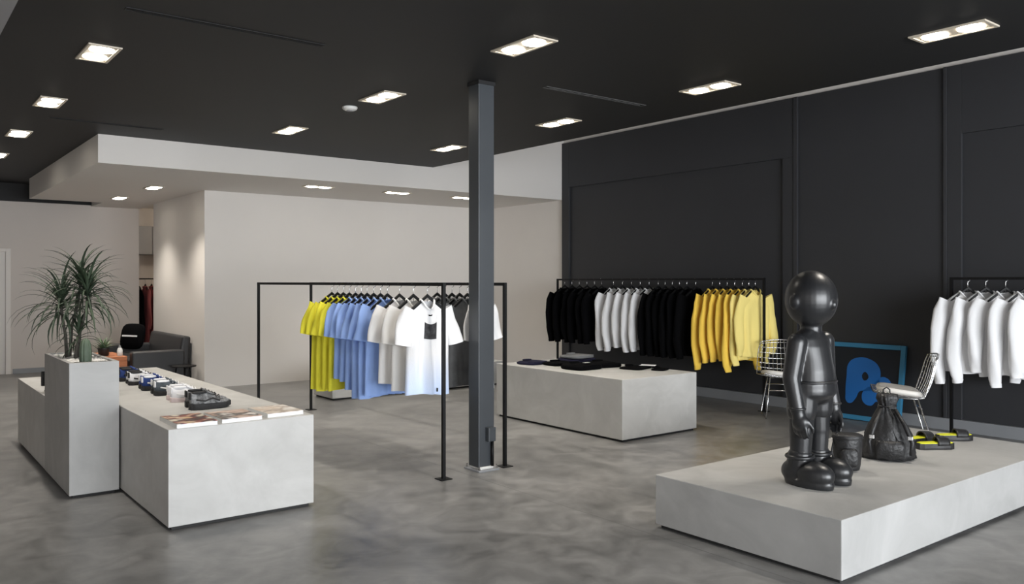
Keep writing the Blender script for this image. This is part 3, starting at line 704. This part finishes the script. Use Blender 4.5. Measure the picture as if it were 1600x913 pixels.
rm = body.modifiers.new('remesh','REMESH'); rm.mode = 'VOXEL'; rm.voxel_size = .0062; rm.use_smooth_shade = True
sm = body.modifiers.new('smooth','SMOOTH'); sm.iterations = 5; sm.factor = .5
hd = MB()
shd = MB(); shd.ball((0,-.006,.545),(.152,.128,.085),28,16)
shd.loft([[(.150*math.cos(a),-.008+.124*math.sin(a),z) for a in [2*PI*k/28 for k in range(28)]] for z in (.52,.595)])
for s in (-1,1): shd.capsule((s*.077,.004,.52),(s*.082,.008,.425),.087,.086)
sh_ = build('shorts', shd, M['statue'], st, smooth=True); r2 = sh_.modifiers.new('remesh','REMESH'); r2.mode='VOXEL'; r2.voxel_size=.007; r2.use_smooth_shade=True
s2_ = sh_.modifiers.new('smooth','SMOOTH'); s2_.iterations = 4
build('waistband', MB().tube([(.151*math.cos(a),-.008+.126*math.sin(a),.597) for a in [2*PI*k/40 for k in range(40)]],.007,8,loop=True), M['statue'], sh_, smooth=True)
for s in (-1,1):
    bt = MB(); bt.ball((s*.092,-.085,.072),(.084,.118,.075),24,14); bt.ball((s*.088,.03,.07),(.078,.10,.075),24,14); bt.capsule((s*.088,.018,.09),(s*.087,.016,.155),.074,.072)
    bt.loft([[(s*.090+.084*math.cos(a)*q,-.045+.155*math.sin(a)*q,z) for a in [2*PI*k/32 for k in range(32)]] for z,q in ((0,.97),(.03,1.0),(.04,.96))])
    bo = build('boot', bt, M['statue'], st, smooth=True); r3 = bo.modifiers.new('remesh','REMESH'); r3.mode='VOXEL'; r3.voxel_size=.006; r3.use_smooth_shade=True; s3 = bo.modifiers.new('smooth','SMOOTH'); s3.iterations=4
    build('boot_collar', MB().tube([(s*.087+.073*math.cos(a),.016+.073*math.sin(a),.160) for a in [2*PI*k/28 for k in range(28)]],.012,8,loop=True), M['statue'], bo, smooth=True)
    build('wristband', MB().tube([(s*.180+.040*math.cos(a),-.028+.041*math.sin(a),.452) for a in [2*PI*k/24 for k in range(24)]],.009,8,loop=True), M['statue'], st, smooth=True)

# ------------------------------------------------------------------ bags and slides on the podium
bg = empty('backpack',(5.36,2.80,PZ),math.radians(-55)); tag(bg,'slouched black nylon drawstring backpack on the podium behind the sculpture','backpack')
mb = MB(); rings = []; n = 72
for z,r in ((0,.155),(.004,.168),(.04,.172),(.10,.160),(.16,.138),(.22,.112),(.28,.086),(.32,.062),(.345,.046),(.36,.052),(.395,.066),(.425,.060)):
    rings.append([((r*(1+ (.06+.10*z/.3)*math.sin(7*a+2.5*math.sin(3*a)+16*z)*(.5+.5*math.sin(2*a+1+9*z)) + .06*math.sin(4*a-26*z)+.035*math.sin(13*a+3*math.sin(2*a)+44*z)))*math.cos(a),
                   (r*.82*(1+(.06+.10*z/.3)*math.sin(7*a+2.5*math.sin(3*a)+16*z)*(.5+.5*math.sin(2*a+1+9*z))+.06*math.sin(4*a-26*z)+.035*math.sin(13*a+3*math.sin(2*a)+44*z)))*math.sin(a), z) for a in [2*PI*k/n for k in range(n)]])
mb.loft(rings); build('sack', mb, M['nylon'], bg, smooth=True)
build('drawstring', MB().tube([(.055*math.cos(a),.047*math.sin(a),.345) for a in [2*PI*k/20 for k in range(20)]],.006,6,loop=True).tube([(.0,-.05,.345),(.03,-.075,.28),(.02,-.105,.20),(.05,-.13,.13)],.004,6), M['rubber'], bg, smooth=True)
for s in (-1,1):
    build('shoulder_strap', MB().tube([(s*.04,-.05,.33),(s*.09,-.12,.24),(s*.13,-.15,.13),(s*.12,-.155,.05)],[.010,.014,.014,.010],8), M['nylon'], bg, smooth=True)
    build('buckle', MB().box(s*.115-.016,s*.115+.016,-.166,-.150,.15,.175), M['chrome'], bg, bevel=.003)
pk = MB(); rr2 = []
for z,q in ((.015,.8),(.02,1.),(.10,1.04),(.125,.95),(.13,.7)):
    rr2.append([(.085*q*math.cos(a)*(abs(math.cos(a))**4+abs(math.sin(a))**4)**-.25, -.128+.036*q*math.sin(a)+.1*(.06-z)*0, z+.006*math.sin(5*a)) for a in [2*PI*k/28 for k in range(28)]])
pk.loft(rr2); build('front_pocket', pk, M['nylon'], bg, smooth=True)
build('carry_loop', MB().tube([(-.02,.03,.41),(-.02,.035,.45),(0,.037,.465),(.02,.035,.45),(.02,.03,.41)],.005,6), M['nylon'], bg, smooth=True)

pc = empty('pouch_bag',(4.83,2.78,PZ),math.radians(-50)); tag(pc,'small black bucket-shaped pouch on the podium beside the sculpture boots','pouch')
mb = MB(); rings = []
for z,q,w_ in ((0,.76,0),(.006,.84,0),(.03,.90,1),(.10,.97,1),(.17,1.0,1),(.195,1.02,.3),(.2,.96,0)):
    rings.append([(.086*q*math.cos(a)*(1+.03*w_*math.sin(6*a+20*z)), .070*q*math.sin(a)*(1+.03*w_*math.sin(5*a-17*z)), z) for a in [2*PI*k/40 for k in range(40)]])
mb.loft(rings); build('pouch_body', mb, M['nylon'], pc, smooth=True)
build('lid', MB().lathe([(.092,.196),(.094,.203),(.092,.216),(.08,.222),(.002,.224)],32), M['nylon'], pc, smooth=True).scale = (1,.82,1)
build('zipper', MB().tube([(.093*math.cos(a),.077*math.sin(a),.198) for a in [2*PI*k/32 for k in range(32)]],.003,6,loop=True), M['rubber'], pc, smooth=True)
fpm = MB(); fpm.loft([[(.052*q*c_*(abs(c_)**4+abs(s_)**4)**-.25, -.062-.028*zz, .085+.058*q*s_*(abs(c_)**4+abs(s_)**4)**-.25) for c_,s_ in [(math.cos(2*PI*k/28),math.sin(2*PI*k/28)) for k in range(28)]] for zz,q in ((0,1),(.6,1.),(1,.85),(1.05,.3))])
build('front_pocket', fpm, M['nylon'], pc, smooth=True)
build('web_strap', MB().tube([(-.08,-.01,.19),(-.098,-.03,.12),(-.085,-.05,.04),(-.055,-.07,.012)],.006,6), M['rubber'], pc, smooth=True)

def slide(loc, rz, label, first=[None]):
    if first[0]:
        c = copy_tree(first[0], loc, rz); tag(c,label,'slide sandal','slides on the podium'); return c
    t = empty('slide_sandal',loc,rz); tag(t,label,'slide sandal','slides on the podium'); first[0] = t
    def wd(u): return .040+.010*smooth01((u-.3)/.4)-.020*smooth01((u-.85)/.15)-.014*smooth01((.12-u)/.12)
    def outline(sc_, z, dz=0): 
        up_ = [(-.13+.26*i/18, wd(i/18)*sc_, z+dz*smooth01((i/18-.75)/.25)) for i in range(19)]; dn = [(p[0],-p[1],p[2]) for p in reversed(up_)]
        return up_+dn
    build('sole', MB().loft([outline(.96,0),outline(1.02,.012),outline(1.0,.038),outline(.97,.043)]), M['rubber'], t, bevel=0)
    build('footbed', MB().loft([[(p[0]*.94,p[1],p[2]) for p in outline(.88,.0432)],[(p[0]*.93,p[1],p[2]) for p in outline(.86,.047)]]), M['lime'], t)
    stp = MB().sheet(lambda a,b:(.005+.09*b-.01*math.cos(PI*a), -.052*math.cos(PI*a)*1.02, .030+(.058-.010*b)*math.sin(PI*a)**.8),16,6)
    solid(build('strap', stp, M['rubber'], t, smooth=True), .009, 1)
    return t
slide((5.90,2.74,PZ),math.radians(-30),'black slide with neon yellow footbed, nearest the backpack')
slide((6.03,2.90,PZ),math.radians(-12),'black slide behind the one nearest the backpack, its footbed hidden')
slide((6.33,2.80,PZ),math.radians(-33),'black slide with neon yellow footbed standing apart at the far podium end')

# ------------------------------------------------------------------ lounge corner
sf = empty('sofa',(3.25,13.15,0)); tag(sf,'black leather sofa against the white partition','sofa')
build('base', MB().box(-.40,.38,-.86,.86,.10,.24), M['leather'], sf, bevel=.02)
bk = MB(); bk.loft([[(.20,y,.22),(.38,y,.22),(.41,y,.70),(.29,y,.71)] for y in (-.86,.86)]); build('backrest', bk, M['leather'], sf, bevel=.035, segs=3)
for s in (-1,1): build('armrest', MB().box(-.41,.30,s*.86-.09,s*.86+.09,.10,.52), M['leather'], sf, bevel=.03, segs=3)
for s in (-1,1):
    build('seat_cushion', MB().box(-.40,.22,s*.385-.375,s*.385+.375,.24,.40), M['leather'], sf, bevel=.04, segs=3)
    for q in (-1,1): build('foot', MB().box(q*.33-.025,q*.33+.025,s*.8-.025,s*.8+.025,0,.10), M['black_metal'], sf)
cu_ = MB(); cu_.loft([[(.06*zz,.25*q*c_*(abs(c_)**4+abs(s_)**4)**-.25,.20*q*s_*(abs(c_)**4+abs(s_)**4)**-.25) for c_,s_ in [(math.cos(2*PI*k/28),math.sin(2*PI*k/28)) for k in range(28)]] for zz,q in ((-1,.05),(-.9,.5),(-.4,.9),(0,1),(.4,.9),(.9,.5),(1,.05))])
cs_ = build('cushion', cu_, M['fabric_black'], loc=(3.16,13.55,.655), rot=(0,.20,.5), smooth=True); tag(cs_,'black cushion with a pale stripe on the far half of the sofa','cushion')
build('pale_stripe', MB().box(-.066,-.052,-.15,.15,-.012,.012), M['paper'], cs_)
sdt = empty('side_table',(3.46,11.97,0)); tag(sdt,'small low black side table before the near end of the sofa','table')
build('tabletop', MB().lathe([(.165,.30),(.17,.308),(.165,.318),(.002,.318)],28), M['black_metal'], sdt, smooth=False)
for k in range(3):
    a = 2*PI*k/3+.4; build('leg', MB().tube([(.13*math.cos(a),.13*math.sin(a),0),(.10*math.cos(a),.10*math.sin(a),.30)],.012,8), M['black_metal'], sdt, smooth=True)
ct = empty('coffee_table',(2.60,12.75,0)); tag(ct,'low orange wood coffee table in front of the sofa','table')
build('tabletop', MB().box(-.20,.20,-.45,.45,.40,.46), M['wood'], ct, bevel=.004)
for s in (-1,1): build('side_panel', MB().box(-.20,.20,s*.43-.02,s*.43+.02,0,.40), M['wood'], ct, bevel=.003)
build('shelf', MB().box(-.19,.19,-.41,.41,.12,.15), M['wood'], ct)
ptp = empty('potted_succulent',(2.55,12.55,.46)); tag(ptp,'pale succulent in a dark pot on the orange wood table','plant')
build('pot', MB().lathe([(.05,0),(.065,.01),(.075,.10),(.078,.115),(.068,.115),(.062,.095),(.002,.093)],24), M['rubber'], ptp, smooth=True)
lf = MB()
for k in range(34): blade(lf,(0,0,.09),k*2.4,1.35-1.0*k/34,.17+.05*R2.random(),.012,.5)
build('leaf_rosette', lf, M['leaf_pale'], ptp)
cd = build('candle_jar', MB().lathe([(.032,0),(.036,.004),(.036,.085),(.03,.09),(.03,.10),(.018,.115),(.002,.116)],20), M['plastic_white'], loc=(2.73,12.42,.46), smooth=True); tag(cd,'small white bottle on the corner of the orange wood table','bottle')
build('stopper', MB().lathe([(.014,.115),(.015,.14),(.002,.142)],14), M['trim_grey'], cd)
# stockroom seen through the passage
hb_t = empty('shelf_cabinet',(4.35,17.1,2.02)); tag(hb_t,'grey wall cabinet high in the stockroom behind the passage','cabinet')
build('carcass', MB().box(-.6,.5,-.18,.19,0,.55), M['trim_grey'], hb_t, bevel=.004)
for s in (-1,1): build('door', MB().box(-.05+s*.27-.265,-.05+s*.27+.265,-.2,-.182,.01,.54), M['trim_grey'], hb_t, bevel=.003)
sl_ = bpy.data.lights.new('stockroom_lamp','POINT'); sl_.energy = 25; sl_.color = (1.,.88,.72); sl_.shadow_soft_size = .15
slo = bpy.data.objects.new('stockroom_lamp', sl_); COL.objects.link(slo); slo.location = (5.2,15.6,2.8)
rl = empty('clothes_rail',(4.35,16.45,0)); tag(rl,'thin clothes rail in the stockroom behind the passage','clothes rail')
build('hanging_bar', MB().tube([(-.55,0,1.55),(.75,0,1.55)],.012,8), M['black_metal'], rl)
for s in (-.55,.75): 
    p_ = build('post', MB().tube([(s,0,0),(s,0,1.55)],.012,8), M['black_metal'], rl); build('foot', MB().box(s-.02,s+.02,-.25,.25,0,.02), M['black_metal'], p_)
for k,(x,mm,lb) in enumerate(((3.93,'fabric_black','black coat'),(4.06,'fabric_red','dusty red coat'),(4.17,'fabric_red','second dusty red coat'))):
    garment('coat',(x,16.45,1.41),PI/2+.0,lb+' on the stockroom rail behind the passage','coat','coats in the stockroom',M[mm],.22,1.05,'sweat',300+k,.045,slv=.78)
    hanger((x,16.45,1.41),PI/2,'black hanger in the %s on the stockroom rail' % lb,'hangers in the stockroom')

# ------------------------------------------------------------------ daylight and camera
w = bpy.data.worlds.new('daylight'); sc.world = w; w.use_nodes = True
bgk = w.node_tree.nodes['Background']; bgk.inputs['Color'].default_value = (.93,.965,1.,1); bgk.inputs['Strength'].default_value = 19.5
pl = bpy.data.lights.new('storefront_portal','AREA'); pl.shape = 'RECTANGLE'; pl.size = 7.0; pl.size_y = 2.88; pl.cycles.is_portal = True
po = bpy.data.objects.new('storefront_portal', pl); COL.objects.link(po); po.location = (2.8,-5.21,1.56); po.rotation_euler = (PI/2,0,0); po.rotation_euler = (-PI/2,0,PI)
cam = bpy.data.cameras.new('camera'); co = bpy.data.objects.new('camera', cam); COL.objects.link(co)
co.location = (0,0,1.5); co.rotation_euler = (PI/2,0,-math.atan2(1000,1285)); cam.sensor_width = 36; cam.lens = 1285/1600*36; cam.shift_y = -16.5/1600
cam.clip_start = .05
sc.camera = co
sc.view_settings.view_transform = 'Standard'; sc.view_settings.look = 'None'; sc.view_settings.gamma = 1; sc.view_settings.use_curve_mapping = False
sc.view_settings.exposure = 0.0
sc.cycles.max_bounces = 8; sc.cycles.diffuse_bounces = 5; sc.cycles.sample_clamp_indirect = 8
